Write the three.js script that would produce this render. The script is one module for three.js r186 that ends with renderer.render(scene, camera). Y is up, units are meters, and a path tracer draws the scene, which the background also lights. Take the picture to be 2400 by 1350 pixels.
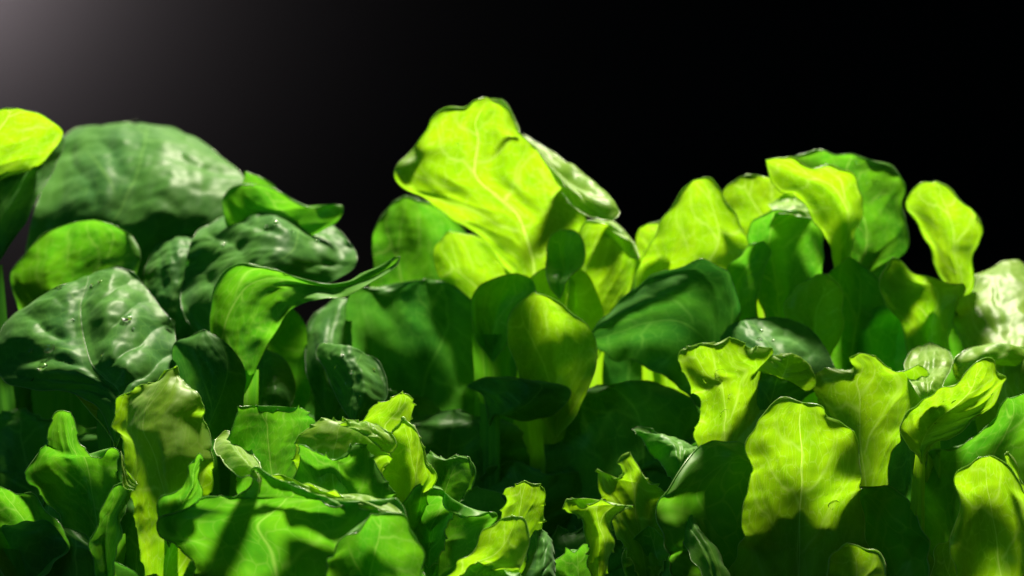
import * as THREE from 'three';
import { RectAreaLightUniformsLib } from 'three/addons/lights/RectAreaLightUniformsLib.js';
import { RoundedBoxGeometry } from 'three/addons/geometries/RoundedBoxGeometry.js';
import { ImprovedNoise } from 'three/addons/math/ImprovedNoise.js';

// ---------------------------------------------------------------- camera, lamps, exposure
RectAreaLightUniformsLib.init();
const scene = new THREE.Scene();
scene.background = new THREE.Color(0, 0, 0);
const EYE = new THREE.Vector3(0, 0.205, 0.55), AIM = new THREE.Vector3(0, 0.135, 0);
const FOV = 12.74;
const camera = new THREE.PerspectiveCamera(FOV, 16 / 9, 0.02, 20);
camera.position.copy(EYE); camera.lookAt(AIM); camera.updateMatrixWorld(true);
camera.focus = 0.541; camera.userData.fStop = 13;
const renderer = new THREE.WebGLRenderer({ antialias: true });
renderer.toneMapping = THREE.LinearToneMapping;
renderer.toneMappingExposure = 1.0;
renderer.shadowMap.enabled = true;

const LAMP_AT = new THREE.Vector3(0.1, 1.27, -1.0), LAMP_TO = new THREE.Vector3(0, 0.13, -0.01);
const keyLight = new THREE.RectAreaLight(new THREE.Color(1, 0.93, 0.70), 715, 0.22, 0.18);
keyLight.position.copy(LAMP_AT); keyLight.lookAt(LAMP_TO); scene.add(keyLight);
const FILL_AT = new THREE.Vector3(-1.1, 1.3, 0.9);
const fillLight = new THREE.RectAreaLight(new THREE.Color(0.22, 0.80, 1.0), 1.6, 0.7, 0.9);  // added cool fill that tints and lifts the shadows; no window here
fillLight.position.copy(FILL_AT); fillLight.lookAt(0, 0.12, 0); scene.add(fillLight);

// ---------------------------------------------------------------- helpers
let seed = 20231;
const rnd = () => { seed = (seed * 1664525 + 1013904223) >>> 0; return seed / 4294967296; };
const noise3 = new ImprovedNoise();
const N = (x, y, z) => noise3.noise(x, y, z);
const clamp = (x, a, b) => Math.max(a, Math.min(b, x));
const sstep = (a, b, x) => { const t = clamp((x - a) / (b - a), 0, 1); return t * t * (3 - 2 * t); };
const taken = {};
const numbered = (n) => { const k = (taken[n] = (taken[n] ?? -1) + 1); return k ? `${n}_${String(k).padStart(3, '0')}` : n; };
// world point at height and side given on a 2400 x 1350 survey grid, standing z metres in front of the bed's middle line
const FWD = AIM.clone().sub(EYE).normalize(), RIGHT = new THREE.Vector3(1, 0, 0), UP = RIGHT.clone().cross(FWD).negate();
if (UP.y < 0) UP.negate();
const TANY = Math.tan(THREE.MathUtils.degToRad(FOV / 2)), TANX = TANY * 2400 / 1350;
function at(px, py, z) {
  const d = FWD.clone().addScaledVector(RIGHT, (px / 1200 - 1) * TANX).addScaledVector(UP, (1 - py / 675) * TANY);
  return EYE.clone().addScaledVector(d, (z - EYE.z) / d.z);
}
function cast(o) { o.castShadow = true; o.receiveShadow = true; return o; }

// ---------------------------------------------------------------- leaf surfaces
// the vein net of a leaf: u from -1 (one margin) over 0 (midrib) to 1, v from 0 (stalk) to 1 (tip)
const SIDE_VEINS = [[0.08, 0.13, 0.22, 0.27, 0.37, 0.41, 0.52, 0.56, 0.67, 0.70, 0.82, 0.85], [0.05, 0.15, 0.19, 0.30, 0.34, 0.45, 0.49, 0.60, 0.64, 0.74, 0.79, 0.90]];
function veins(u, v, kind) {
  const a = Math.abs(u), wob = 0.045 * N(u * 2.3 + kind * 7, v * 4, 2.3) + 0.012 * N(u * 9, v * 13, 5.1);
  let m = Math.exp(-Math.pow((u + wob * 1.5) / (0.02 * (1.15 - v)), 2));
  const list = SIDE_VEINS[kind];
  for (let k = 0; k < list.length; k++) {
    if ((k & 1) !== (u > 0 ? 1 : 0)) continue;
    const d = v + wob - (list[k] + 0.13 * a + 0.10 * a * a);
    m = Math.max(m, 0.85 * (1 - 0.75 * a) * clamp(0.6 + 1.4 * N(u * 4 + k, v * 7, kind + 0.5), 0.05, 1) * Math.exp(-Math.pow(d / 0.0075, 2)));
    const s = v + wob - (list[k] + 0.13 * a + 0.10 * a * a) - 0.05 * Math.max(0, a - 0.4) * 2.2;   // a fork in the outer half
    if (a > 0.4) m = Math.max(m, 0.5 * (1 - 0.75 * a) * Math.exp(-Math.pow(s / 0.006, 2)));
  }
  return m;
}
const hash = (i, j, k) => { const s = Math.sin(i * 127.1 + j * 311.7 + k * 74.7) * 43758.5453; return s - Math.floor(s); };
function net(x, y) {       // distance between nearest and second nearest cell: small on the finest veins
  const i = Math.floor(x), j = Math.floor(y); let a = 9, b = 9;
  for (let p = -1; p < 2; p++) for (let q = -1; q < 2; q++) {
    const d = Math.hypot(i + p + hash(i + p, j + q, 1) - x, j + q + hash(i + p, j + q, 2) - y);
    if (d < a) { b = a; a = d; } else if (d < b) b = d;
  }
  return b - a;
}
function leafTexture(kind, lamina, vein, patch) {
  const S = 640, data = new Uint8Array(S * S * 4), enc = (x) => 255 * (x <= 0.0031308 ? 12.92 * x : 1.055 * Math.pow(Math.max(x, 0), 1 / 2.4) - 0.055);
  for (let y = 0; y < S; y++) for (let x = 0; x < S; x++) {
    const u = (x + 0.5) / S * 2 - 1, v = (y + 0.5) / S;
    let m = veins(u, v, kind);
    m = Math.max(m, 0.3 * (1 - sstep(0.02, 0.13, net(u * 11 + N(u * 9, v * 9, 1), v * 20))));
    const t = clamp(0.5 + 0.75 * N(u * 2.2, v * 3.2, kind * 5 + 1) + 0.4 * N(u * 7, v * 11, kind + 4) + 0.22 * N(u * 40, v * 55, 9), 0, 1);
    for (let c = 0; c < 3; c++) {
      const base = lamina[c] * (1 - t) + patch[c] * t;
      data[(y * S + x) * 4 + c] = clamp(enc(base * (1 - m) + vein[c] * m), 0, 255);
    }
    data[(y * S + x) * 4 + 3] = 255;
  }
  const t = new THREE.DataTexture(data, S, S); t.colorSpace = THREE.SRGBColorSpace;
  t.magFilter = t.minFilter = THREE.LinearFilter; t.wrapS = t.wrapT = THREE.ClampToEdgeWrapping; t.needsUpdate = true;
  return t;
}
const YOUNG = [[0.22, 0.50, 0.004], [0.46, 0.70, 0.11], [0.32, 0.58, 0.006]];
const OLD_SHADED = [[0.034, 0.19, 0.020], [0.13, 0.36, 0.05], [0.080, 0.29, 0.020]];  // darker green of older leaves; also stands in for shade on some
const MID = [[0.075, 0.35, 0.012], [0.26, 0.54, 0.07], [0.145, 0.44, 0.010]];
const tex = {}; for (const [n, p] of [['young', YOUNG], ['mid', MID], ['old_shaded', OLD_SHADED]]) tex[n] = [leafTexture(0, ...p), leafTexture(1, ...p)];
const THROUGH = { young: 0.6, mid: 0.55, old_shaded: 0.40 };
const SHINE = { young: 0.4, mid: 0.27, old_shaded: 0.17 };
const bladeMaterials = {};
function bladeMaterial(kind, which) {
  return bladeMaterials[kind + which] ??= new THREE.MeshPhysicalMaterial({ name: 'leaf_' + kind, map: tex[kind][which], roughness: 1, transmission: THROUGH[kind], thickness: 0, clearcoat: SHINE[kind], clearcoatRoughness: 0.4, ior: 1.4, specularIntensity: 0.25, side: THREE.DoubleSide });
}
const ribMaterial = {}, rimMaterial = {};
for (const [n, p] of [['young', YOUNG], ['mid', MID], ['old_shaded', OLD_SHADED]]) {
  ribMaterial[n] = new THREE.MeshPhysicalMaterial({ name: 'midrib_' + n, color: new THREE.Color().setRGB(...p[1].map((x) => Math.min(0.9, x * 1.1))), roughness: 1, transmission: 0.75, thickness: 0, clearcoat: 0.6, clearcoatRoughness: 0.35, side: THREE.DoubleSide });
  rimMaterial[n] = new THREE.MeshPhysicalMaterial({ name: 'margin_' + n, color: new THREE.Color().setRGB(...p[1]), roughness: 1, transmission: 0.65, thickness: 0, clearcoat: 1, clearcoatRoughness: 0.25, side: THREE.DoubleSide });
}
const waterMaterial = new THREE.MeshPhysicalMaterial({ name: 'water', color: 0xffffff, roughness: 0, transmission: 1, thickness: 0.002, ior: 1.333 });

function tube(points, radius, sides = 6) {      // a tapered round cord through points; radius(t)
  const n = points.length, pos = [], idx = [], T = new THREE.Vector3(), A = new THREE.Vector3(), B = new THREE.Vector3();
  for (let i = 0; i < n; i++) {
    T.copy(points[Math.min(n - 1, i + 1)]).sub(points[Math.max(0, i - 1)]).normalize();
    A.set(0, 0, 1).addScaledVector(T, -T.z); if (A.lengthSq() < 1e-4) A.set(1, 0, 0); A.normalize(); B.crossVectors(T, A);
    const r = radius(i / (n - 1));
    for (let s = 0; s < sides; s++) {
      const a = s / sides * Math.PI * 2, p = points[i].clone().addScaledVector(A, Math.cos(a) * r).addScaledVector(B, Math.sin(a) * r);
      pos.push(p.x, p.y, p.z);
    }
    if (i) for (let s = 0; s < sides; s++) { const a = (i - 1) * sides + s, b = (i - 1) * sides + (s + 1) % sides; idx.push(a, b, a + sides, b, b + sides, a + sides); }
  }
  const g = new THREE.BufferGeometry(); g.setAttribute('position', new THREE.Float32BufferAttribute(pos, 3)); g.setIndex(idx); g.computeVertexNormals();
  return g;
}
function rail(pts, n) {
  const c = new THREE.CatmullRomCurve3(pts, false, 'centripetal'); c.arcLengthDivisions = 300;
  return c.getSpacedPoints(n);
}

let leafCount = 0;
/* One leaf. left: the margin from the stalk to the tip, right: from just past the tip back to the stalk, both on the survey grid;
   z: [at the foot, at the tip] in cm towards the viewer; o: kind, b bulge (cm), tx turn (cm of depth from side to side), q quilting, w margin waves, teeth, stalk */
function leaf(plant, left, right, z, o = {}) {
  z = z.map((q) => q + (plant.userData.forward ?? 0) + (o.dz ?? 0));
  const id = ++leafCount, kind = o.k ?? 'young', which = id % 2, ph = id * 3.7;
  const all = [...left, ...right], ys = all.map((p) => p[1]), xs = all.map((p) => p[0]);
  const y0 = Math.max(...ys), y1 = Math.min(...ys), xm = (Math.max(...xs) + Math.min(...xs)) / 2, xw = (Math.max(...xs) - Math.min(...xs)) / 2;
  const tx = o.tx ?? 0, B = (o.b ?? 0.5) / 100 * (kind !== 'old_shaded' && z[0] - z[1] < 1.5 && !o.cut ? -0.8 : 1), W = (o.w ?? 0.36) / 100 * (plant.userData.frilly ?? 1), Q = (o.q ?? 1), LIP = (o.lip ?? 0.2) / 1000, bend = o.bend ?? 0;
  const depth = (p) => { const h = clamp((y0 - p[1]) / (y0 - y1), 0, 1); return (z[0] + (z[1] - z[0]) * (h + bend * h * (h - 1)) + tx * (p[0] - xm) / xw + (p[2] ?? 0)) / 100; };
  const P = (p) => at(p[0], p[1], depth(p));
  const l = left.map(P), r = right.map(P);
  const foot = l[0].clone().add(r[r.length - 1]).multiplyScalar(0.5), wide = l[0].distanceTo(r[r.length - 1]);
  if (!o.cut) { foot.y -= wide * 0.5 + 0.002; foot.z += (z[0] - z[1]) * 0.002 * wide / 0.02; l.unshift(foot.clone()); r.push(foot.clone()); }
  const tip = l[l.length - 1].clone();
  const nv = o.nv ?? 90, nu = o.nu ?? 52;
  const L = rail(l, nv), R = rail([tip, ...r], nv).reverse();
  const size = Math.max(wide, xw * 2 * 0.0000917), len = L[0].distanceTo(tip);
  // margins: shallow irregular teeth, as on the real leaf's rim
  const tooth = [[], []], lobe = [[], []];
  for (const [S, sd] of [[L, 0], [R, 1]]) {
    let run = 0;
    for (let i = 1; i < nv; i++) {
      run += S[i].distanceTo(S[i - 1]);
      const t = S[i + 1].clone().sub(S[i - 1]).normalize(), n = new THREE.Vector3(-t.y, t.x, 0);
      const fade = sstep(0, 0.15, i / nv) * sstep(1, 0.9, i / nv) * (o.lobes ?? 1) * (plant.userData.frilly ?? 1), fine = plant.userData.frilly ? 2 : 1;
      lobe[sd][i] = n.multiplyScalar(fade * (0.0011 * N(run * 95 + ph, sd * 9, 0.3) + 0.0004 * fine * N(run * 240 + ph, sd * 9, 3.3)));
    }
  }
  if (o.teeth) for (const [S, sgn] of [[L, 1], [R, -1]]) {
    const src = S.map((p) => p.clone());
    let run = 0, next = 0.002 * rnd(), h = 0;
    for (let i = 1; i < nv; i++) {
      run += src[i].distanceTo(src[i - 1]);
      if (run > next) { next = run + 0.0018 + 0.0034 * rnd(); h = (0.35 + 0.65 * rnd()) * o.teeth * 0.0008; } else h *= 0.55;
      const t = src[Math.min(nv, i + 1)].clone().sub(src[i - 1]).normalize(), n = new THREE.Vector3(-t.y, t.x, 0).multiplyScalar(sgn);
      tooth[sgn > 0 ? 0 : 1][i] = n.multiplyScalar(h);
    }
  }
  const pos = new Float32Array((nu + 1) * (nv + 1) * 3), uv = new Float32Array((nu + 1) * (nv + 1) * 2), idx = [];
  const p = new THREE.Vector3(), off = new THREE.Vector3();
  const axis = tip.clone().sub(foot).normalize();
  const across = new THREE.Vector3(); for (let j = 10; j < nv - 10; j++) across.add(R[j]).sub(L[j]);
  const nrm = across.normalize().cross(axis).normalize(); if (nrm.z < 0) nrm.negate();
  const hasRib0 = (o.rib ?? 0) > 0;
  const edgeFade = (a, v) => (1 - 0.6 * Math.pow(a, 8)) * sstep(0, 0.06, v) * sstep(1, 0.95, v);
  const V = (o.v ?? (hash(id, 3, 5) - 0.35) * 0.7) / 100 * clamp(size / 0.03, 0.3, 1.3);
  const turned = hasRib0 ? 0 : (hash(id, 1, 1) - 0.5) * 1.3, shift = hasRib0 ? 0 : (hash(id, 2, 7) - 0.5) * 0.9, zoom = hasRib0 ? 1 : 0.72, ct = Math.cos(turned) * zoom, st = Math.sin(turned) * zoom;
  const vein = (u, v) => [clamp(ct * u + st * (v - 0.5) * 2 + shift * 0.6, -1, 1), clamp(0.5 + (ct * (v - 0.5) * 2 - st * u) / 2 + 0.05, 0, 1)];   // where on the vein net this spot lies
  const FAN = (o.fan ?? 1) * 0.0042 * clamp(size / 0.03, 0.3, 1.2);
  const lift = (u, v) => {      // height of the surface over its ruled sheet, in metres along nrm
    const a = Math.abs(u), env = Math.pow(clamp(4 * v * (1 - v), 0, 1), 1.3);
    let d = 0.3 * B * Math.pow(1 - u * u, 1.7) * env;
    const edge = 1 - Math.pow(a, 6), f = clamp(len / 0.035, 0.5, 1.6), fu = clamp(size / 0.03, 0.5, 1.6);
    d += env * edge * 0.0030 * N(u * 1.1 * fu + ph, v * 1.4 * f, ph);
    const [nu0, nv0] = vein(u, v), na = Math.abs(nu0), lane = (nv0 - 0.13 * na - 0.10 * na * na + (nu0 > 0 ? 0.045 : 0) + 0.03 * N(u * 3, v * 5, ph)) / 0.145;
    d += Q * env * edge * sstep(0.02, 0.3, na) * 0.0005 * fu * Math.pow(Math.abs(Math.sin(lane * Math.PI)), 0.7);      // blisters between the side veins
    d -= 0.0010 * env * Math.exp(-Math.pow(u / 0.16, 2)) * (1 - v);
    return d;
  };
  const evalAt = (u, v, out) => {
    const fj = v * nv, j = Math.min(nv - 1, Math.floor(fj)), t = fj - j;
    const a = L[j].clone().lerp(L[j + 1], t), b = R[j].clone().lerp(R[j + 1], t);
    out.copy(a).lerp(b, (u + 1) / 2);
    const env = Math.pow(clamp(4 * v * (1 - v), 0, 1), 1.3), au = Math.abs(u);
    const view = out.clone().sub(EYE).normalize();
    out.addScaledVector(view, -B * Math.pow(1 - u * u, 1.7) * env * 0.5);                                  // belly
    const c = out, pucker = Q * edgeFade(au, v) * (0.00055 * N(c.x * 105, c.y * 105, c.z * 105 + ph) + 0.00028 * N(c.x * 260 + 9, c.y * 260, c.z * 260) + 0.00011 * N(c.x * 620, c.y * 620, c.z * 620));
    out.addScaledVector(nrm, lift(u, v) + pucker);
    const lat = u * a.distanceTo(b) / 2;
    const crease = hasRib0 ? au : Math.abs(Math.cos(turned * 1.4) * u + Math.sin(turned * 1.4) * (2 * v - 1) + shift * 0.5);
    out.addScaledVector(view, V * (Math.pow(crease, 1.2) - 1) * env);                            // folded along the midrib
    out.addScaledVector(view, FAN * Math.pow(v, 1.4) * (N(lat * 95 + ph, v * 1.3, ph * 1.3) + 0.4 * N(lat * 230 + ph, v * 2, ph + 8)));   // folds that fan out to the margin
    const run = v * len * (o.n ?? 1), sd = u > 0 ? 40 : 0, wave = W * clamp(size / 0.03, 0.35, 1.2) * Math.pow(au, 2.2) * Math.pow(env, 0.6) * (1.9 * N(run * 75 + ph, sd, 0.5) + 0.8 * N(run * 170 + ph, sd, 4.5) + 0.1 * N(run * 420, sd, ph));
    out.addScaledVector(view, wave); if (plant.userData.frilly) out.y += wave * 0.75 * sstep(0.35, 0.8, v);
    const B0 = lobe[u < 0 ? 0 : 1], lq = Math.pow(au, 2.5); if (B0[j]) out.addScaledVector(B0[j], lq * (1 - t)); if (B0[j + 1]) out.addScaledVector(B0[j + 1], lq * t);
    const T = tooth[u < 0 ? 0 : 1], t0 = T[j], t1 = T[j + 1];
    if (au > 0.86 && (t0 || t1)) { const q = sstep(0.86, 1, au); if (t0) out.addScaledVector(t0, q * (1 - t)); if (t1) out.addScaledVector(t1, q * t); }
    const lipEdge = Math.max(sstep(0.86, 1, au), sstep(0.93, 1, v)) * sstep(0.08, 0.3, v);
    out.addScaledVector(view, LIP * lipEdge * lipEdge * (0.55 + 0.9 * N(u * 2 + ph, v * 5, ph)));     // the rim curls back a little
    if (o.roll) {                                                                             // sides wrapped back towards a tube
      const k = au * au; out.addScaledVector(view, o.roll / 100 * k);
    }
    return out;
  };
  const hasRib = (o.rib ?? 0) > 0, ribWidth = (o.rib ?? 1) * clamp(len * 0.0035, 0.00007, 0.0002), ribIdx = [];
  for (let j = 0, k = 0; j <= nv; j++) for (let i = 0; i <= nu; i++, k++) {
    const s = i / nu * 2 - 1, u = Math.sign(s) * (1 - Math.pow(1 - Math.abs(s), 1.25)), v = j / nv;
    const mid = i - nu / 2, half = L[j].distanceTo(R[j]) / 2 + 1e-6;
    const uu = hasRib && Math.abs(mid) === 1 ? mid * Math.min(0.03, ribWidth * (1 - 0.8 * v) / half) : u;
    evalAt(uu, v, p); if (hasRib && mid === 0 && v < 0.9) p.addScaledVector(nrm, ribWidth * 0.6 * (1 - v)); pos.set([p.x, p.y, p.z], k * 3); { const [a, b] = vein(uu, v); uv.set([(a + 1) / 2, b], k * 2); }
    if (i < nu && j < nv) { const a = k, b = k + 1, c = k + nu + 1, d = c + 1; (hasRib && (mid === -1 || mid === 0) && v < 0.9 ? ribIdx : idx).push(a, b, d, a, d, c); }
  }
  const origin = plant.position;
  const g = new THREE.BufferGeometry(); g.setAttribute('position', new THREE.BufferAttribute(pos, 3)); g.setAttribute('uv', new THREE.BufferAttribute(uv, 2)); g.setIndex(idx);
  g.computeVertexNormals(); g.translate(-origin.x, -origin.y, -origin.z);
  const blade = cast(new THREE.Mesh(g, bladeMaterial(kind, which))); blade.name = o.name ?? 'leaf'; plant.add(blade);
  // rim
  const rim = []; for (let j = 1; j <= nv; j++) rim.push(evalAt(-1, j / nv, new THREE.Vector3())); for (let j = nv - 1; j > 0; j--) rim.push(evalAt(1, j / nv, new THREE.Vector3()));
  const rr = (o.rim ?? 1) * 0.0001;
  const mg = tube(rim, (t) => rr * (0.8 + 0.35 * N(t * 30 + ph, 0, 0)), 5); mg.translate(-origin.x, -origin.y, -origin.z);
  const margin = cast(new THREE.Mesh(mg, rimMaterial[kind])); margin.name = 'leaf_margin'; blade.add(margin);
  if (hasRib) {                                                                                // the midrib runs in a slot of the blade
    const rg = new THREE.BufferGeometry(), map = new Map(), rp = [], rn = [], ri = [], gp = g.attributes.position, gn = g.attributes.normal;
    for (const q of ribIdx) { if (!map.has(q)) { map.set(q, map.size); rp.push(gp.getX(q), gp.getY(q), gp.getZ(q)); rn.push(gn.getX(q), gn.getY(q), gn.getZ(q)); } ri.push(map.get(q)); }
    rg.setAttribute('position', new THREE.Float32BufferAttribute(rp, 3)); rg.setAttribute('normal', new THREE.Float32BufferAttribute(rn, 3)); rg.setIndex(ri); rg.computeVertexNormals();
    const rib = cast(new THREE.Mesh(rg, ribMaterial[kind])); rib.name = 'midrib'; blade.add(rib);
  }
  if (o.stalk !== 0 && !o.cut) {
    // lettuce leaves have no thin stalk: the blade narrows into a broad winged base that runs down to the crown
    const top = left[0] && P(left[0]).add(P(right[right.length - 1])).multiplyScalar(0.5); top.z -= 0.0012;
    const crown = new THREE.Vector3(origin.x + (top.x - origin.x) * 0.15, 0.012, origin.z + (top.z - origin.z) * 0.15);
    const c = new THREE.CatmullRomCurve3([top, top.clone().lerp(crown, 0.35).add(new THREE.Vector3((top.x - origin.x) * 0.2, -0.004, (top.z - origin.z) * 0.2)), crown]);
    const sp = c.getSpacedPoints(26), w0 = Math.min(0.022, wide * 0.95), sv = [], su = [], si = [], side = new THREE.Vector3().copy(P(right[right.length - 1])).sub(P(left[0])); side.y = 0; side.normalize();
    for (let j = 0; j <= 26; j++) for (let i = 0; i <= 12; i++) {
      const q = i / 6 - 1, t = j / 26, w = (w0 * (1 - t) + 0.009 * t) / 2 * (1 + 0.55 * N(t * 5 + ph, q > 0 ? 9 : 2, 1));
      const p0 = sp[j].clone().addScaledVector(side, q * w); p0.z += 0.25 * w * (1 - q * q) - 0.25 * w + 0.0016 * N(q * 1.5 + ph, t * 6, 4) * sstep(0, 0.15, t);
      sv.push(p0.x, p0.y, p0.z); su.push((q + 1) / 2, 0.02 + 0.3 * (1 - t));
      if (i < 12 && j < 26) { const e = j * 13 + i; si.push(e, e + 1, e + 14, e, e + 14, e + 13); }
    }
    const sg = new THREE.BufferGeometry(); sg.setAttribute('position', new THREE.Float32BufferAttribute(sv, 3)); sg.setAttribute('uv', new THREE.Float32BufferAttribute(su, 2)); sg.setIndex(si); sg.computeVertexNormals();
    sg.translate(-origin.x, -origin.y, -origin.z);
    const st = cast(new THREE.Mesh(sg, bladeMaterial(kind, which))); st.name = 'leaf_base'; blade.add(st);
  }
  return { blade, evalAt, o };
}
function plantAt(label, group, px, z) {
  const g = new THREE.Group(); g.name = numbered('lettuce_plant'); const c = at(px, 700, z / 100);
  g.position.set(c.x, 0.012, z / 100); g.userData = { label, category: 'lettuce', group }; scene.add(g);
  return g;
}
function drop(lf, u, v, r, label, flat = 0.52) {
  const p = lf.evalAt(u, v, new THREE.Vector3()), e = 0.01;
  const a = lf.evalAt(u + e, v, new THREE.Vector3()).sub(p), b = lf.evalAt(u, v + e, new THREE.Vector3()).sub(p), n = a.cross(b).normalize();
  if (n.dot(EYE.clone().sub(p)) < 0) n.negate();
  const prof = []; for (let i = 0; i <= 14; i++) { const a = i / 14 * Math.PI * 0.5; prof.push(new THREE.Vector2(Math.cos(a), Math.sin(a))); }
  prof.unshift(new THREE.Vector2(0, -0.12), new THREE.Vector2(0.9, -0.10)); prof[prof.length - 1].x = 0;
  const g = new THREE.LatheGeometry(prof, 28); g.scale(r, r * flat, r * (0.9 + 0.2 * rnd()));
  const m = cast(new THREE.Mesh(g, waterMaterial)); m.name = numbered('water_drop');
  m.position.copy(p).addScaledVector(n, r * flat * 0.22 + 0.00012); m.quaternion.setFromUnitVectors(new THREE.Vector3(0, 1, 0), n);
  m.userData = { label, category: 'water drop', group: 'water drops on the lettuce' }; scene.add(m);
  return m;
}

// ---------------------------------------------------------------- setting: soil bed, dark backdrop
{
  const S = 512, data = new Uint8Array(S * S * 4);
  for (let y = 0; y < S; y++) for (let x = 0; x < S; x++) { const t = 18 + 12 * N(x / 9, y / 9, 1) + 8 * N(x / 3, y / 3, 4); data.set([t * 1.25, t, t * 0.8, 255], (y * S + x) * 4); }
  const t = new THREE.DataTexture(data, S, S); t.colorSpace = THREE.SRGBColorSpace; t.magFilter = THREE.LinearFilter; t.wrapS = t.wrapT = THREE.RepeatWrapping; t.needsUpdate = true; t.repeat.set(4, 4);
  const g = new THREE.PlaneGeometry(0.9, 0.5, 90, 60); g.rotateX(-Math.PI / 2);
  const a = g.attributes.position; for (let i = 0; i < a.count; i++) a.setY(i, 0.006 * N(a.getX(i) * 60, a.getZ(i) * 60, 2) + 0.004 * N(a.getX(i) * 17, a.getZ(i) * 17, 5));
  g.computeVertexNormals();
  const soil = cast(new THREE.Mesh(g, new THREE.MeshStandardMaterial({ name: 'soil', map: t, roughness: 1 }))); soil.name = 'soil'; soil.position.set(0, 0.008, 0.05); soil.userData.kind = 'structure'; scene.add(soil);
  const wg = new THREE.BoxGeometry(6, 4, 0.04);
  const wall = cast(new THREE.Mesh(wg, new THREE.MeshStandardMaterial({ name: 'dark_wall', color: new THREE.Color().setRGB(0.014, 0.0115, 0.0125), roughness: 1 }))); wall.name = 'backdrop_wall'; wall.position.set(0, 1.0, -2.62); wall.userData.kind = 'structure'; scene.add(wall);
}
// lamp over the bed: housing with a glowing diffuser
{
  const lampG = new THREE.Group(); lampG.name = 'grow_lamp'; lampG.position.copy(LAMP_AT); lampG.userData = { label: 'grow lamp panel hanging above and behind the lettuce', category: 'lamp' }; scene.add(lampG);
  lampG.lookAt(LAMP_TO.clone().multiplyScalar(1)); // local +z faces the bed
  const h = cast(new THREE.Mesh(new RoundedBoxGeometry(0.26, 0.22, 0.04, 3, 0.008), new THREE.MeshStandardMaterial({ name: 'lamp_housing', color: 0x22242a, roughness: 0.5, metalness: 0.6 }))); h.name = 'housing'; h.position.z = -0.03; lampG.add(h);
  const d = new THREE.Mesh(new THREE.PlaneGeometry(0.22, 0.18), new THREE.MeshStandardMaterial({ name: 'lamp_diffuser', color: 0x000000, emissive: new THREE.Color(1, 0.965, 0.86), emissiveIntensity: 2 })); d.name = 'diffuser'; d.position.z = -0.008; lampG.add(d);
}
// hooded lamp that washes the wall on one side
{
  const b = new THREE.Group(); b.name = 'wall_lamp'; b.position.copy(at(-330, -280, -2.6)); b.position.z = -2.6; b.userData = { label: 'small hooded lamp washing the dark wall behind the lettuce', category: 'lamp' }; scene.add(b);
  const arm = cast(new THREE.Mesh(new THREE.CylinderGeometry(0.004, 0.004, 0.26, 12), new THREE.MeshStandardMaterial({ name: 'lamp_metal', color: 0x222222, roughness: 0.6, metalness: 0.5 }))); arm.name = 'arm'; arm.rotation.x = Math.PI / 2; arm.position.set(0, 0.04, 0.13); b.add(arm);
  const hood = cast(new THREE.Mesh(new THREE.LatheGeometry([[0.001, 0], [0.03, 0.006], [0.045, 0.024], [0.047, 0.045]].map((q) => new THREE.Vector2(...q)), 32), new THREE.MeshStandardMaterial({ name: 'lamp_hood', color: 0x1a1a1a, roughness: 0.8, side: THREE.DoubleSide }))); hood.name = 'hood'; hood.rotation.x = -Math.PI / 2; hood.position.z = 0.26; b.add(hood);  // hood added to keep this lamp off the lettuces
  const bulb = new THREE.Mesh(new THREE.SphereGeometry(0.014, 24, 16), new THREE.MeshStandardMaterial({ name: 'bulb_glow', color: 0x000000, emissive: new THREE.Color(0.95, 0.92, 1), emissiveIntensity: 3 })); bulb.name = 'bulb'; bulb.position.z = 0.225; b.add(bulb);
  const pl = new THREE.SpotLight(new THREE.Color(1, 0.93, 0.95), 2.4, 0, 1.5, 0.6, 2); pl.position.set(b.position.x, b.position.y, b.position.z + 0.2); pl.target.position.set(b.position.x, b.position.y, -3); scene.add(pl.target); pl.castShadow = true; scene.add(pl);
}

// ---------------------------------------------------------------- the lettuces
const A = plantAt('dark green lettuce with broad glossy rounded leaves, beside the lighter end of the backdrop', 'lettuces growing in the bed', 330, -5);
const B = plantAt('low bright green lettuce with ruffled toothed leaves, in front of the dark glossy lettuce', 'lettuces growing in the bed', 720, 2);
const C = plantAt('lettuce with one tall glowing yellow green leaf rising above all the others', 'lettuces growing in the bed', 1150, -5.5);
const D = plantAt('tall bright lettuce with several cupped, glowing leaves against the black backdrop', 'lettuces growing in the bed', 1900, -5.5);
const E = plantAt('lettuce with a pale shining leaf leaning back, beside the tall bright lettuce', 'lettuces growing in the bed', 2420, -3.5);
const F = plantAt('low yellow green lettuce with water drops on its toothed leaves, before the tall lettuce', 'lettuces growing in the bed', 1900, 1);

B.userData.forward = 1.8; B.userData.frilly = F.userData.frilly = 1.9; D.userData.frilly = 1.1;
const k = {};   // leaves that drops sit on
// --- A: dark glossy plant
leaf(A, [[-80, 430], [-95, 320], [-30, 262], [40, 254]], [[90, 262], [130, 285], [152, 312], [120, 362], [60, 398], [0, 422]], [-5, -4.5], { k: 'young', b: 0.4, stalk: 0 });
leaf(A, [[-60, 640], [-70, 520], [-40, 440], [60, 395]], [[150, 318], [130, 385], [95, 450], [60, 520], [0, 610]], [-3, -6], { k: 'old_shaded', b: 0.3 });  // lower part of the same leaf; darker kind stands in for its shade
k.a2 = leaf(A, [[60, 640], [78, 520], [108, 400], [150, 322], [185, 300], [215, 305], [245, 292], [310, 286]], [[380, 293], [440, 312], [500, 350], [550, 392], [580, 435], [575, 520], [530, 570], [480, 620]], [-7, -12.5], { k: 'old_shaded', bend: 0.95, fan: 1.2, b: 1.0, q: 1.2, w: 0.2, nv: 120, nu: 80 });
leaf(A, [[530, 560], [560, 440], [575, 402]], [[610, 415], [645, 446], [640, 560]], [-7, -7.5], { k: 'mid', b: 0.3 });
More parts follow.
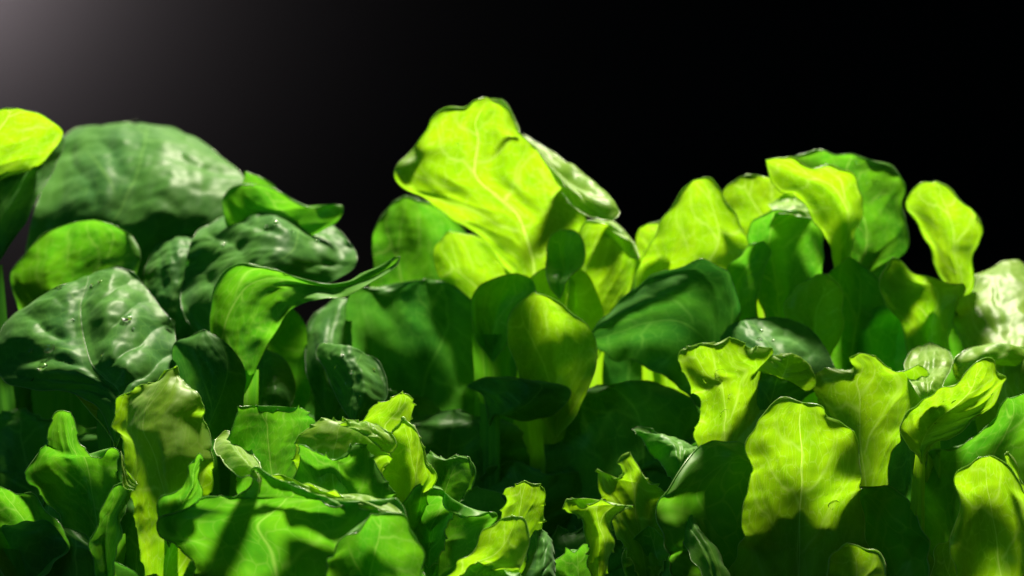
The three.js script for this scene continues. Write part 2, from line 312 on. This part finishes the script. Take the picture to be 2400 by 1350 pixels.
leaf(A, [[545, 570], [528, 510], [525, 470], [545, 440], [590, 432]], [[650, 445], [700, 470], [760, 490], [803, 478], [809, 495], [790, 520], [740, 550], [640, 580]], [-5.5, -6.2], { k: 'mid', b: 0.4, w: 0.3 });
k.a4 = leaf(A, [[430, 720], [440, 600], [460, 548], [500, 520], [560, 500], [620, 488]], [[690, 488], [740, 500], [790, 535], [825, 580], [832, 622], [800, 650], [720, 690], [620, 730]], [-3.6, -7.6], { k: 'old_shaded', bend: 0.5, b: 1.2, q: 1.7, nv: 110, nu: 70 });
leaf(A, [[330, 780], [338, 640], [365, 580], [420, 550]], [[480, 560], [520, 620], [510, 720], [480, 800]], [-4, -7], { k: 'old_shaded', bend: 0.6, b: 0.8, q: 2 });
k.a6 = leaf(A, [[60, 760], [25, 650], [60, 592], [110, 545], [160, 521], [220, 515]], [[280, 530], [312, 548], [328, 590], [318, 645], [300, 720], [250, 770]], [-4.6, -5.6], { k: 'mid', b: 0.7, q: 1.6 });
k.a7 = leaf(A, [[230, 960], [165, 917], [80, 912], [20, 900], [-5, 865], [-10, 810], [20, 745], [90, 700], [150, 672], [205, 658], [224, 668]], [[236, 640], [270, 628], [310, 640], [350, 680], [385, 730], [408, 780], [412, 850], [380, 930], [320, 970]], [0.8, -3.8], { rib: 1, k: 'old_shaded', b: 0.8, q: 1.3, nv: 130, nu: 80, tx: 0 });
leaf(A, [[262, 1040], [225, 985], [190, 945], [165, 916]], [[240, 920], [270, 942], [284, 965], [276, 1010]], [0.6, 0.2], { k: 'young', b: 0.2, rib: 0.5 });
k.a9 = leaf(A, [[440, 1040], [412, 950], [405, 860], [408, 805], [440, 786], [480, 772]], [[520, 800], [560, 840], [580, 890], [575, 935], [555, 985], [510, 1035]], [-0.2, -1], { k: 'old_shaded', b: 0.6 });
k.a10 = leaf(A, [[540, 880], [505, 820], [490, 760], [500, 690], [530, 640], [580, 622], [640, 632], [700, 655], [760, 665], [820, 660], [870, 635], [920, 606], [938, 600]], [[932, 622], [890, 650], [820, 682], [750, 694], [700, 715], [670, 745], [640, 790], [605, 860]], [-1.2, -2.2], { k: 'mid', b: 0.6, w: 0.25, nv: 120, rim: 1.2 });
leaf(A, [[590, 1000], [575, 910], [582, 850], [612, 815]], [[650, 830], [680, 870], [690, 920], [675, 965], [640, 1000]], [-1.6, -3.8], { k: 'old_shaded', b: 0.7, q: 1.7 });
leaf(A, [[510, 980], [495, 870], [525, 780], [600, 735], [680, 715]], [[715, 770], [730, 880], [700, 990]], [-3.6, -4.8], { k: 'mid', b: 0.6 });
leaf(A, [[735, 930], [715, 820], [732, 745], [785, 697]], [[815, 700], [822, 780], [818, 920]], [-3, -6], { k: 'old_shaded', b: 0.5 });
k.a14 = leaf(A, [[818, 985], [785, 922], [757, 858], [742, 835], [752, 808], [775, 808], [800, 836], [826, 852]], [[850, 833], [880, 838], [902, 870], [908, 920], [890, 950], [852, 978]], [-0.2, -2.2], { k: 'old_shaded', b: 0.5, q: 1.6, rim: 1.4, rib: 0 });

// --- B: ruffled plant in front
k.b1 = leaf(B, [[330, 1330], [320, 1200], [300, 1110], [280, 1050], [264, 1015], [264, 985], [290, 942], [330, 905], [370, 880], [400, 864], [416, 858]], [[420, 880], [437, 902], [470, 930], [482, 980], [486, 1040], [488, 1090], [478, 1180], [440, 1320]], [2.0, -0.6], { k: 'young', b: 0.9, teeth: 0.6, tx: 0.6, nv: 130, nu: 70, rim: 1.2 });
leaf(B, [[316, 1150], [290, 1140], [284, 1100], [283, 1058]], [[300, 1098], [322, 1136]], [2.1, 1.6], { k: 'young', b: 0.1, cut: 1, rib: 0 });
leaf(B, [[205, 1290], [150, 1215], [110, 1170], [75, 1102], [88, 1074], [124, 1060], [126, 1010], [131, 975], [149, 962]], [[170, 975], [180, 1010], [186, 1042], [208, 1062], [242, 1050], [262, 1042], [282, 1070], [292, 1130], [280, 1230]], [1.4, 0], { k: 'mid', b: 0.8, q: 1.4, teeth: 0.6, nv: 120, rim: 1.3 });
leaf(B, [[232, 1340], [221, 1270], [226, 1215], [244, 1170], [268, 1138]], [[300, 1130], [318, 1146], [308, 1172], [288, 1200], [272, 1250], [268, 1340]], [2.4, 1.6], { k: 'mid', b: 0.4 });
leaf(B, [[-50, 1370], [-60, 1270], [40, 1236], [140, 1230]], [[220, 1240], [290, 1290], [325, 1370]], [1.2, 1.4], { k: 'old_shaded', rib: 0, lip: 0, b: 0.4, stalk: 0 });  // dark green stands in for shade from the leaves above
leaf(B, [[-40, 1290], [-60, 1170], [0, 1140]], [[50, 1155], [100, 1180], [140, 1222], [150, 1290]], [1.6, 1.0], { k: 'mid', b: 0.5 });
leaf(B, [[382, 1250], [375, 1212], [382, 1180], [412, 1155], [430, 1138], [432, 1090], [446, 1070], [468, 1062]], [[487, 1076], [474, 1112], [468, 1150], [460, 1192], [440, 1218], [410, 1245]], [2.5, 2.1], { k: 'mid', b: 0.4, rib: 0.6 });
k.b7 = leaf(B, [[470, 1380], [430, 1290], [378, 1224], [440, 1202], [520, 1172], [576, 1150], [592, 1118], [650, 1128], [720, 1155]], [[800, 1175], [870, 1184], [946, 1174], [962, 1210], [985, 1260], [995, 1380]], [2.2, 2.9], { k: 'mid', b: 0.3, teeth: 0.5, q: 0.8, nv: 130, nu: 80, rim: 1.8 });
leaf(B, [[604, 1130], [560, 1110], [520, 1080], [502, 1050], [505, 1031]], [[530, 1025], [570, 1038], [600, 1068], [611, 1098], [612, 1126]], [2.8, -0.8], { k: 'young', b: 0.4, q: 0.6, name: 'leaf', rim: 1.6, rib: 0.4, stalk: 0 });
leaf(B, [[600, 1122], [660, 1118], [730, 1142], [800, 1162]], [[870, 1166], [944, 1168], [948, 1186], [870, 1192], [800, 1184], [720, 1162]], [2.8, 2.0], { k: 'young', b: 0.2, name: 'folded_margin', cut: 1, rib: 0, rim: 1.2 });
leaf(B, [[780, 1400], [755, 1322], [770, 1270], [810, 1226], [870, 1205]], [[930, 1220], [966, 1262], [986, 1312], [980, 1400]], [4.6, 4.0], { k: 'mid', b: 0.9, q: 0.7, rim: 1.8 });
leaf(B, [[330, 1400], [340, 1335], [400, 1302], [480, 1285]], [[560, 1300], [625, 1332], [650, 1400]], [1.8, 2.0], { k: 'old_shaded', rib: 0, lip: 0, b: 0.4, stalk: 0 });  // dark green stands in for shade here too
k.b11 = leaf(B, [[560, 1180], [545, 1060], [550, 1000], [560, 955], [585, 950], [612, 956], [640, 969]], [[680, 956], [705, 953], [722, 982], [737, 992], [722, 1060], [690, 1170]], [0.4, -0.3], { stalk: 0, k: 'mid', b: 0.4, teeth: 1.2, nv: 140 });
k.b12 = leaf(B, [[720, 1210], [690, 1130], [692, 1070], [712, 1010], [740, 990], [790, 990], [830, 985]], [[870, 1000], [908, 1030], [920, 1050], [905, 1085], [892, 1140], [850, 1210]], [1.2, 0.2], { stalk: 0, k: 'young', b: -0.5, teeth: 1.2, nv: 140, rim: 1.2 });
leaf(B, [[792, 995], [830, 984], [862, 990]], [[890, 1008], [918, 1032], [918, 1046], [890, 1042], [868, 1026], [840, 1008]], [1.2, 0.4], { k: 'young', b: 0.3, cut: 1, rib: 0, teeth: 0.8, name: 'folded_margin' });
k.b13 = leaf(B, [[740, 1250], [700, 1190], [690, 1120], [700, 1068], [735, 1078], [776, 1086], [800, 1072]], [[850, 1068], [872, 1092], [902, 1142], [916, 1172], [880, 1240]], [1.8, 1.3], { stalk: 0, k: 'mid', b: 0.5, teeth: 1.3, nv: 140, rim: 1.2 });
k.b14 = leaf(B, [[860, 1150], [846, 1040], [815, 978], [860, 960], [900, 936], [940, 920]], [[963, 925], [977, 940], [968, 985], [978, 1060], [950, 1150]], [0, -0.6], { k: 'young', b: 0.4, teeth: 0.8, nv: 120 });
leaf(B, [[910, 1190], [905, 1070], [928, 995], [945, 978]], [[966, 1000], [990, 1030], [1000, 1080], [1010, 1112], [990, 1180]], [0.8, 0.2], { k: 'young', b: 0.4, teeth: 0.9, rim: 1.8, lip: 1.4, tx: 0.5 });
leaf(B, [[970, 1280], [980, 1165], [1000, 1090], [1030, 1086], [1062, 1070]], [[1100, 1080], [1105, 1096], [1085, 1152], [1060, 1195], [1040, 1270]], [1.1, -0.2], { k: 'mid', b: 0.5, w: 0.7, lip: 1.6, teeth: 1, rim: 1.7 });
leaf(B, [[950, 1390], [925, 1250], [960, 1150], [1032, 1156], [1046, 1190], [1080, 1213]], [[1150, 1214], [1160, 1226], [1130, 1272], [1080, 1380]], [1.6, 1.0], { k: 'mid', b: 0.5, w: 0.6, lip: 1.6, rim: 1.7 });
leaf(B, [[1180, 1340], [1163, 1240], [1180, 1182], [1185, 1145], [1230, 1126]], [[1262, 1140], [1273, 1160], [1258, 1205], [1250, 1330]], [1.3, 0.7], { k: 'young', b: 0.3, teeth: 1.2, nv: 120 });
leaf(B, [[1030, 1370], [1060, 1312], [1120, 1266], [1170, 1222], [1200, 1208]], [[1226, 1216], [1236, 1262], [1232, 1330], [1180, 1345], [1110, 1365]], [2.4, 1.9], { k: 'young', b: 0.4, tx: 0.3 });
leaf(B, [[1225, 1400], [1232, 1300], [1240, 1225]], [[1262, 1250], [1290, 1272], [1302, 1310], [1290, 1400]], [2.4, 0.6], { k: 'old_shaded', b: 0.4, q: 1.8, teeth: 0.8 });
leaf(B, [[1390, 1400], [1378, 1320], [1370, 1255], [1350, 1212], [1328, 1190], [1326, 1164], [1346, 1160], [1366, 1186], [1410, 1170]], [[1440, 1180], [1490, 1190], [1462, 1208], [1440, 1232], [1440, 1265], [1426, 1330], [1420, 1400]], [2.0, 1.3], { k: 'young', b: 0.5, teeth: 1.1, q: 1.4, nv: 130 });
leaf(B, [[1060, 1410], [1090, 1337], [1150, 1325]], [[1200, 1340], [1235, 1410]], [3, 2.4], { k: 'mid', b: 0.4, teeth: 1 });
leaf(B, [[1290, 1410], [1290, 1312], [1330, 1284], [1346, 1296]], [[1372, 1290], [1400, 1340], [1400, 1410]], [1.6, 1], { k: 'mid', b: 0.4, teeth: 1.4 });

// --- C: tall glowing leaf
leaf(C, [[870, 760], [874, 620], [882, 535], [910, 482], [950, 458]], [[1005, 472], [1080, 530], [1112, 590], [1100, 700], [1050, 790]], [-6.6, -7.6], { k: 'mid', b: 0.6, rim: 1.2 });
k.c1 = leaf(C, [[1195, 680], [1180, 622], [1120, 556], [1050, 502], [990, 462], [940, 436], [925, 412], [935, 385], [970, 345], [1000, 310], [1016, 275], [1050, 255], [1090, 250], [1112, 234], [1140, 228]], [[1170, 245], [1200, 285], [1216, 312], [1260, 345], [1300, 410], [1340, 472], [1372, 522], [1352, 570], [1310, 680]], [-6.2, -5.2], { rib: 1, k: 'young', b: 0.9, q: 0.8, nv: 130, nu: 90, rim: 1.6 });
leaf(C, [[1200, 286], [1172, 252], [1152, 231]], [[1180, 238], [1205, 270], [1218, 306], [1214, 312]], [-5.4, -6.6], { k: 'young', b: 0.15, cut: 1, rib: 0, name: 'folded_margin' });
k.c1c = leaf(C, [[1226, 314], [1300, 360], [1380, 420], [1438, 474]], [[1451, 500], [1432, 516], [1390, 511], [1342, 482], [1308, 440], [1268, 382]], [-4.2, -9.0], { k: 'young', b: 0.4, w: 0.1, cut: 1, rib: 0, name: 'folded_lobe', rim: 1.6 });
leaf(C, [[1330, 800], [1336, 650], [1356, 560], [1376, 520], [1420, 524]], [[1466, 550], [1490, 590], [1496, 622], [1480, 672], [1455, 720], [1420, 810]], [-5.0, -5.8], { k: 'young', b: 0.5, rim: 1.6 });
leaf(C, [[1366, 524], [1420, 516], [1465, 543]], [[1492, 582], [1496, 606], [1476, 600], [1440, 566], [1400, 548]], [-4.8, -6.6], { k: 'young', b: 0.3, cut: 1, rib: 0, name: 'folded_margin' });
leaf(C, [[1090, 790], [1060, 690], [1028, 640], [1020, 585], [1048, 542]], [[1130, 556], [1180, 600], [1222, 645], [1240, 720], [1200, 800]], [-6.0, -6.5], { k: 'young', b: 0.4 });
leaf(C, [[1200, 830], [1210, 700], [1250, 640], [1320, 610]], [[1370, 640], [1400, 700], [1410, 790], [1380, 840]], [-5.0, -5.2], { k: 'young', b: 0.5 });
k.c5 = leaf(C, [[1290, 660], [1282, 602], [1290, 556], [1312, 538]], [[1346, 545], [1368, 580], [1366, 622], [1335, 655]], [-3.8, -5.2], { k: 'mid', b: 0.4, rim: 2, stalk: 0, name: 'folded_lobe' });
leaf(C, [[1110, 780], [1108, 690], [1150, 652], [1210, 640]], [[1246, 655], [1259, 690], [1232, 725], [1200, 790]], [-3.8, -4.2], { k: 'mid', b: 0.5 });
k.c7 = leaf(C, [[1235, 940], [1205, 850], [1190, 762], [1202, 720], [1250, 685]], [[1292, 700], [1342, 740], [1382, 772], [1396, 850], [1370, 940]], [-2.5, -2.8], { k: 'young', b: 0.6, w: 0.6, nv: 110 });
leaf(C, [[850, 960], [812, 820], [822, 692], [900, 666], [1000, 655]], [[1052, 666], [1092, 700], [1130, 730], [1192, 770], [1212, 840], [1190, 960]], [-5.8, -5.7], { k: 'old_shaded', rib: 0, w: 0.7, q: 1.6, b: 0.6 });
leaf(C, [[1130, 930], [1095, 906], [1130, 890], [1190, 882]], [[1262, 890], [1335, 915], [1300, 962], [1220, 988], [1165, 972]], [-2.0, -2.6], { k: 'old_shaded', b: 0.3, w: 0.6 });
leaf(C, [[1320, 1230], [1275, 1070], [1300, 955], [1400, 902]], [[1550, 900], [1640, 962], [1630, 1210]], [-2.6, -3.0], { k: 'old_shaded', b: 0.6 });

// --- D: tall bright plant
leaf(D, [[1500, 680], [1493, 570], [1515, 526]], [[1550, 520], [1566, 560], [1550, 670]], [-5.6, -5.8], { k: 'young', b: 0.3 });
k.d1 = leaf(D, [[1520, 760], [1480, 690], [1495, 622], [1522, 570], [1560, 510], [1600, 450], [1625, 423]], [[1656, 420], [1682, 442], [1702, 482], [1740, 530], [1757, 572], [1744, 612], [1716, 670], [1640, 770]], [-4.8, -5.4], { k: 'young', b: 0.9, tx: 0, q: 0.8, rim: 1.3 });
leaf(D, [[1740, 640], [1702, 520], [1690, 452], [1712, 420], [1752, 407]], [[1812, 410], [1852, 440], [1902, 490], [1896, 580], [1840, 650]], [-5.8, -6.2], { k: 'young', b: 0.6 });
leaf(D, [[1800, 480], [1850, 462], [1900, 496]], [[1910, 514], [1870, 508], [1820, 500]], [-4.4, -6.0], { k: 'young', b: 0.2, cut: 1, rib: 0, name: 'folded_margin' });
leaf(D, [[1800, 760], [1772, 650], [1756, 562], [1766, 522], [1800, 500], [1860, 494]], [[1902, 505], [1922, 542], [1928, 610], [1920, 690], [1880, 760]], [-4.6, -4.8], { k: 'mid', b: 0.5, rim: 1.4 });
k.d4 = leaf(D, [[1965, 680], [1950, 602], [1920, 532], [1880, 482], [1830, 432], [1800, 396], [1795, 374]], [[1850, 368], [1920, 384], [1962, 395], [1992, 406], [2016, 442], [2026, 486], [2002, 545], [1990, 680]], [-4.8, -4.2], { k: 'young', b: 0.7, q: 0.8, rim: 1.6 });
k.d5 = leaf(D, [[1975, 720], [1945, 520], [1885, 410], [1862, 366], [1920, 358], [2000, 362]], [[2070, 385], [2110, 420], [2123, 452], [2116, 492], [2131, 552], [2112, 602], [2080, 630], [2030, 720]], [-4.8, -6.2], { rib: 1, k: 'mid', b: 0.8, rim: 2, nu: 70 });
k.d6 = leaf(D, [[2232, 700], [2182, 592], [2146, 522], [2125, 472], [2131, 450], [2160, 431], [2195, 425]], [[2240, 445], [2280, 485], [2299, 532], [2294, 570], [2281, 592], [2287, 645], [2270, 700]], [-5.2, -5.4], { k: 'young', b: 0.5, q: 0.7, rim: 1.8 });
leaf(D, [[1715, 860], [1696, 740], [1700, 650], [1750, 576], [1790, 565]], [[1806, 590], [1792, 642], [1772, 700], [1776, 780], [1760, 860]], [-3.8, -4.4], { k: 'mid', b: 0.4 });
k.d8 = leaf(D, [[1640, 960], [1600, 925], [1575, 890], [1530, 862], [1470, 846], [1400, 824], [1378, 795]], [[1400, 750], [1440, 712], [1500, 665], [1570, 622], [1640, 605], [1690, 620], [1722, 660], [1733, 722], [1726, 780], [1700, 880]], [-3.2, -3.7], { k: 'old_shaded', fan: 0.4, rib: 0, b: 0.6, q: 0.8, nv: 120, rim: 1.2 });
k.d9 = leaf(D, [[1720, 930], [1690, 850], [1700, 772], [1750, 748]], [[1810, 750], [1862, 775], [1922, 812], [1952, 852], [1961, 892], [1880, 940]], [-0.9, -3.4], { k: 'old_shaded', b: 0.7, q: 1.6, nu: 70 });
leaf(D, [[1900, 960], [1845, 790], [1882, 690], [1950, 625], [1990, 602]], [[2060, 645], [2140, 770], [2160, 940]], [-3.7, -4.5], { k: 'mid', b: 0.5 });
leaf(D, [[2140, 850], [2092, 730], [2065, 652], [2090, 606], [2112, 612]], [[2142, 640], [2200, 657], [2260, 656], [2266, 682], [2234, 750], [2220, 850]], [-3.7, -4.4], { k: 'young', b: 0.4, rim: 1.3 });
leaf(D, [[2000, 1000], [1980, 800], [2050, 722], [2150, 700]], [[2242, 722], [2282, 800], [2270, 1000]], [-3.9, -4.6], { k: 'mid', b: 0.6 });
leaf(D, [[1885, 870], [1840, 730], [1862, 690], [1940, 642]], [[1972, 682], [1972, 770], [1940, 870]], [-3.5, -4.0], { k: 'young', b: 0.4 });

// --- E: pale shining leaf at the bed's end
leaf(E, [[2290, 880], [2250, 790], [2230, 722], [2256, 672], [2300, 640], [2350, 612]], [[2386, 610], [2412, 640], [2470, 710], [2460, 880]], [-1.8, -6.8], { k: 'young', b: 0.6, q: 1.1, nu: 70 });
leaf(E, [[2262, 910], [2234, 872], [2240, 836], [2280, 818], [2340, 810]], [[2430, 822], [2430, 860], [2330, 848], [2290, 870]], [-1.3, -2.4], { k: 'young', b: 0.3, rim: 1.6, cut: 1 });
leaf(E, [[2150, 920], [2120, 856], [2150, 815], [2180, 802]], [[2216, 815], [2233, 842], [2226, 872], [2200, 920]], [0.4, -3.0], { k: 'young', b: 0.4, q: 1.4 });
leaf(E, [[2310, 1010], [2262, 910], [2282, 862], [2340, 846]], [[2430, 862], [2430, 1000]], [-2.2, -2.6], { k: 'young', b: 0.4 });

// --- F: low plant with drops
k.f1 = leaf(F, [[1650, 1120], [1634, 1020], [1638, 932], [1612, 902], [1595, 872], [1592, 840], [1610, 820], [1640, 805]], [[1690, 810], [1732, 826], [1766, 856], [1808, 855], [1800, 882], [1806, 908], [1821, 942], [1812, 980], [1790, 1030], [1760, 1120]], [0.0, -0.3], { k: 'young', b: 0.5, q: 1.1, teeth: 0.7, nv: 130, nu: 70 });
leaf(F, [[1790, 875], [1770, 852], [1830, 828]], [[1890, 828], [1906, 860], [1904, 895], [1890, 912], [1850, 884]], [-0.4, -0.8], { k: 'young', b: 0.3, cut: 1, rib: 0.4 });
k.f3 = leaf(F, [[1990, 1290], [1955, 1080], [1906, 925], [1920, 905], [1970, 890], [1985, 885], [1998, 870], [1990, 846], [2012, 828]], [[2052, 830], [2102, 856], [2156, 880], [2182, 902], [2150, 965], [2122, 1010], [2100, 1120], [2080, 1290]], [0.2, -0.6], { k: 'young', b: 0.5, q: 0.9, teeth: 0.5, nv: 130, nu: 70 });
leaf(F, [[1640, 1440], [1560, 1270], [1552, 1130], [1575, 1086], [1620, 1061], [1690, 1070], [1760, 1090], [1850, 1110]], [[1950, 1125], [2000, 1146], [2060, 1162], [2110, 1190], [2150, 1226], [2172, 1260], [2190, 1330], [2120, 1440]], [1.6, 1.0], { k: 'mid', b: 0.7, rim: 2, lip: 1.4, w: 0.6, nv: 120, nu: 90 });
k.f4 = leaf(F, [[1690, 1430], [1722, 1300], [1748, 1190], [1754, 1130], [1748, 1096], [1755, 1060], [1766, 1010], [1790, 970], [1830, 948], [1880, 944]], [[1930, 960], [1970, 1000], [2000, 1050], [2012, 1086], [2012, 1132], [2008, 1200], [2030, 1300], [2050, 1430]], [2.3, 1.7], { rib: 1, k: 'young', b: 0.6, q: 1.1, v: 0.1, w: 0.45, nv: 130, nu: 90, rim: 1.3 });
k.f7 = leaf(F, [[2150, 1062], [2114, 1000], [2126, 962], [2180, 918], [2240, 880], [2290, 848]], [[2314, 852], [2336, 876], [2356, 912], [2350, 946], [2300, 990], [2230, 1026], [2172, 1048]], [1.3, 0.8], { k: 'young', b: 0.8, q: 1.7, rim: 1.4, nv: 110, nu: 70, rib: 0.4 });
leaf(F, [[2100, 1260], [2094, 1060], [2116, 1000]], [[2160, 1040], [2166, 1090], [2140, 1260]], [0.5, 0.1], { k: 'old_shaded', b: 0.4 });
leaf(F, [[2170, 1290], [2162, 1080], [2232, 1030], [2312, 985], [2362, 932]], [[2412, 915], [2470, 960], [2460, 1280]], [0.4, -0.2], { k: 'mid', b: 0.6, rim: 1.2 });
k.f10 = leaf(F, [[2250, 1420], [2234, 1260], [2245, 1180], [2256, 1120], [2290, 1076], [2320, 1068]], [[2350, 1085], [2382, 1112], [2425, 1180], [2470, 1260], [2450, 1420]], [3.4, 3.0], { k: 'young', b: 0.7, q: 1.2, rim: 1.4 });
leaf(F, [[2390, 1160], [2362, 1106], [2354, 1066]], [[2366, 1060], [2392, 1110], [2410, 1160]], [2.6, 2.4], { k: 'young', b: 0.15 });
leaf(F, [[1940, 1420], [1938, 1325], [1950, 1285], [1986, 1272]], [[2032, 1280], [2063, 1306], [2067, 1345], [2050, 1420]], [4.0, 3.2], { k: 'young', b: 0.5, rim: 2.4 });
leaf(F, [[2190, 1420], [2184, 1290], [2232, 1260]], [[2300, 1298], [2400, 1350], [2430, 1420]], [3.0, 2.4], { k: 'young', b: 0.5 });
leaf(F, [[1660, 1390], [1602, 1262], [1576, 1192], [1580, 1165], [1598, 1155]], [[1620, 1180], [1633, 1212], [1652, 1262], [1690, 1312], [1705, 1390]], [3.6, -0.4], { k: 'mid', b: 0.6, bend: 0.6, rib: 0 });
leaf(F, [[1570, 1100], [1525, 1062], [1490, 1026], [1482, 1010], [1496, 1000]], [[1540, 1015], [1592, 1022], [1632, 1020], [1642, 1052], [1612, 1095]], [0.8, -1.2], { k: 'mid', b: 0.3, q: 1.6, teeth: 1.2, w: 0.6, rim: 1.3 });
leaf(F, [[1490, 1330], [1425, 1180], [1402, 1132], [1400, 1114], [1416, 1130], [1456, 1114], [1460, 1080], [1476, 1060]], [[1500, 1080], [1542, 1110], [1562, 1210], [1560, 1330]], [0.9, -0.2], { k: 'young', b: 0.5, w: 0.6, teeth: 1.2, nv: 130 });  // paler kind brightens this leaf, which the lamp hardly reaches
leaf(F, [[1470, 1400], [1470, 1270], [1520, 1232]], [[1582, 1262], [1610, 1400]], [1.2, 0.4], { k: 'mid', b: 0.4 });

// --- lower leaves added inside the plants; their dark green stands in for shade
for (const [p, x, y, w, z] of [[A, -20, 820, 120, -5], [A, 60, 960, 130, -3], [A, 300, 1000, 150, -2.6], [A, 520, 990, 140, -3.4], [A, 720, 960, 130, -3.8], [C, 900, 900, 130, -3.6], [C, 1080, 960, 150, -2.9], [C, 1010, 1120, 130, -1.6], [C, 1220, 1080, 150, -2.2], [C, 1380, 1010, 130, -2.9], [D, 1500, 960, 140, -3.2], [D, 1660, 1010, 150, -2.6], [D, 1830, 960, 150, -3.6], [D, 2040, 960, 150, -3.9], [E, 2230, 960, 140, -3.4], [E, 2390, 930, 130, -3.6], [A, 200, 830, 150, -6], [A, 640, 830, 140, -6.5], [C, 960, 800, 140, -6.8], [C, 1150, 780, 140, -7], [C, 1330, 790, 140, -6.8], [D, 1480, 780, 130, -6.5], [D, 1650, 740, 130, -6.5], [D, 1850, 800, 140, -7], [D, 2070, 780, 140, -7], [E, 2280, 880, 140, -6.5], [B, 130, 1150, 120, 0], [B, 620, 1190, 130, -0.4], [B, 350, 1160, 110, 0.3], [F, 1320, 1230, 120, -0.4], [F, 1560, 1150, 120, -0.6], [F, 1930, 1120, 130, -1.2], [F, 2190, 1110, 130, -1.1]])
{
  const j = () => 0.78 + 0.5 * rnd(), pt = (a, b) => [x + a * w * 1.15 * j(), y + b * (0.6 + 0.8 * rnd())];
  leaf(p, [[x - w * 0.5, y + 330], pt(-1, 220), pt(-1.05, 150), pt(-0.9, 80), pt(-0.55, 24), [x - w * 0.1, y]], [pt(0.3, 26), pt(0.75, 30), pt(1, 110), pt(1, 200), [x + w * 0.5, y + 330]], [z + 0.4, z - 0.4], { k: 'old_shaded', b: 0.5, w: 0.8, teeth: 1, rib: 0.5 });
}

// ---------------------------------------------------------------- water drops
const clearDrop = 'clear round water drop on the yellow green leaf with a pointed lobe';
for (const [u, v, r] of [[0.0, 0.74, 0.0012], [-0.55, 0.72, 0.0007], [-0.3, 0.5, 0.0014], [0.1, 0.53, 0.0006], [0.35, 0.46, 0.0007], [-0.75, 0.6, 0.0008], [-0.1, 0.58, 0.0008]]) drop(k.f1, u, v, r, clearDrop);
for (const [u, v, r] of [[0.55, 0.62, 0.0013], [0.6, 0.68, 0.0006], [0.42, 0.66, 0.0005], [0.5, 0.45, 0.0006]]) drop(k.f4, u, v, r, 'clear water drop on the broad round leaf with a pale midrib');
for (const [u, v, r] of [[0.1, 0.8, 0.0008], [-0.2, 0.6, 0.0006]]) drop(k.f7, u, v, r, 'water drop on the puckered pod shaped leaf');
for (const [u, v, r] of [[0.2, 0.83, 0.0010], [0.45, 0.72, 0.0009]]) drop(k.d5, u, v, r, 'small water drop on the broad leaf behind the folded one, on the tall bright lettuce');
for (let i = 0; i < 9; i++) drop(k.f1, rnd() * 1.6 - 0.8, 0.35 + 0.5 * rnd(), 0.0003 + 0.0003 * rnd(), 'tiny water bead on the yellow green leaf with a pointed lobe');
for (let i = 0; i < 6; i++) drop(k.f7, rnd() * 1.6 - 0.8, 0.25 + 0.6 * rnd(), 0.0002 + 0.0002 * rnd(), 'tiny water bead on the puckered pod shaped leaf');
for (let i = 0; i < 9; i++) drop(k.a7, rnd() * 1.6 - 0.8, 0.25 + 0.6 * rnd(), 0.0003 + 0.0004 * rnd(), 'tiny water bead on the broad dark leaf with a notch at its tip');
for (let i = 0; i < 7; i++) drop(k.a14, rnd() * 1.4 - 0.7, 0.3 + 0.5 * rnd(), 0.0003 + 0.0003 * rnd(), 'tiny water bead on the small heart shaped dark leaf');
for (let i = 0; i < 8; i++) drop(k.c1, rnd() * 1.4 - 0.7, 0.45 + 0.45 * rnd(), 0.0003 + 0.0004 * rnd(), 'tiny water bead on the tall glowing leaf');
for (let i = 0; i < 8; i++) drop(k.f3, rnd() * 1.4 - 0.7, 0.55 + 0.35 * rnd(), 0.0003 + 0.0003 * rnd(), 'tiny water bead on the wide bright leaf with a nicked shoulder');
for (let i = 0; i < 8; i++) drop(k.a4, rnd() * 1.4 - 0.7, 0.5 + 0.4 * rnd(), 0.0003 + 0.0004 * rnd(), 'tiny water bead on the dark shining leaf behind the twisted one');
for (let i = 0; i < 6; i++) drop(k.d5, rnd() * 1.2 - 0.3, 0.6 + 0.3 * rnd(), 0.0003 + 0.0004 * rnd(), 'tiny water bead on the broad leaf behind the folded one');
for (let i = 0; i < 6; i++) drop(k.d9, rnd() * 1.4 - 0.7, 0.3 + 0.5 * rnd(), 0.0003 + 0.0004 * rnd(), 'tiny water bead on the dark shining leaf below the tall bright lettuce');
for (const [u, v, r] of [[0.99, 0.62, 0.0009]]) drop(k.d6, u, v, r, 'water drop hanging on the margin of the lone oval leaf');
for (const [u, v, r] of [[-0.4, 0.5, 0.0013], [-0.55, 0.42, 0.0012], [0.5, 0.55, 0.0012], [0.98, 0.55, 0.001]]) drop(k.a7, u, v, r, 'water drop on the broad dark leaf with a notch at its tip');
for (const [u, v, r] of [[-0.98, 0.62, 0.0008], [-0.98, 0.7, 0.0006], [0.0, 0.97, 0.0009]]) drop(k.a10, u, v, r, 'water drop on the rim of the long twisted leaf');
for (const [u, v, r] of [[-0.2, 0.98, 0.0009]]) drop(k.a4, u, v, r, 'tiny water drop on the upper rim of the dark shining leaf');
for (const [u, v, r] of [[0.1, 0.93, 0.0011]]) drop(k.a2, u, v, r, 'water drop near the top of the largest dark leaf');
for (const [u, v, r] of [[-0.98, 0.6, 0.0011]]) drop(k.d1, u, v, r, 'water drop on the sloping rim of the pointed bright leaf');

for (const p of [B, D, F]) { delete p.userData.forward; delete p.userData.frilly; }
renderer.render(scene, camera);
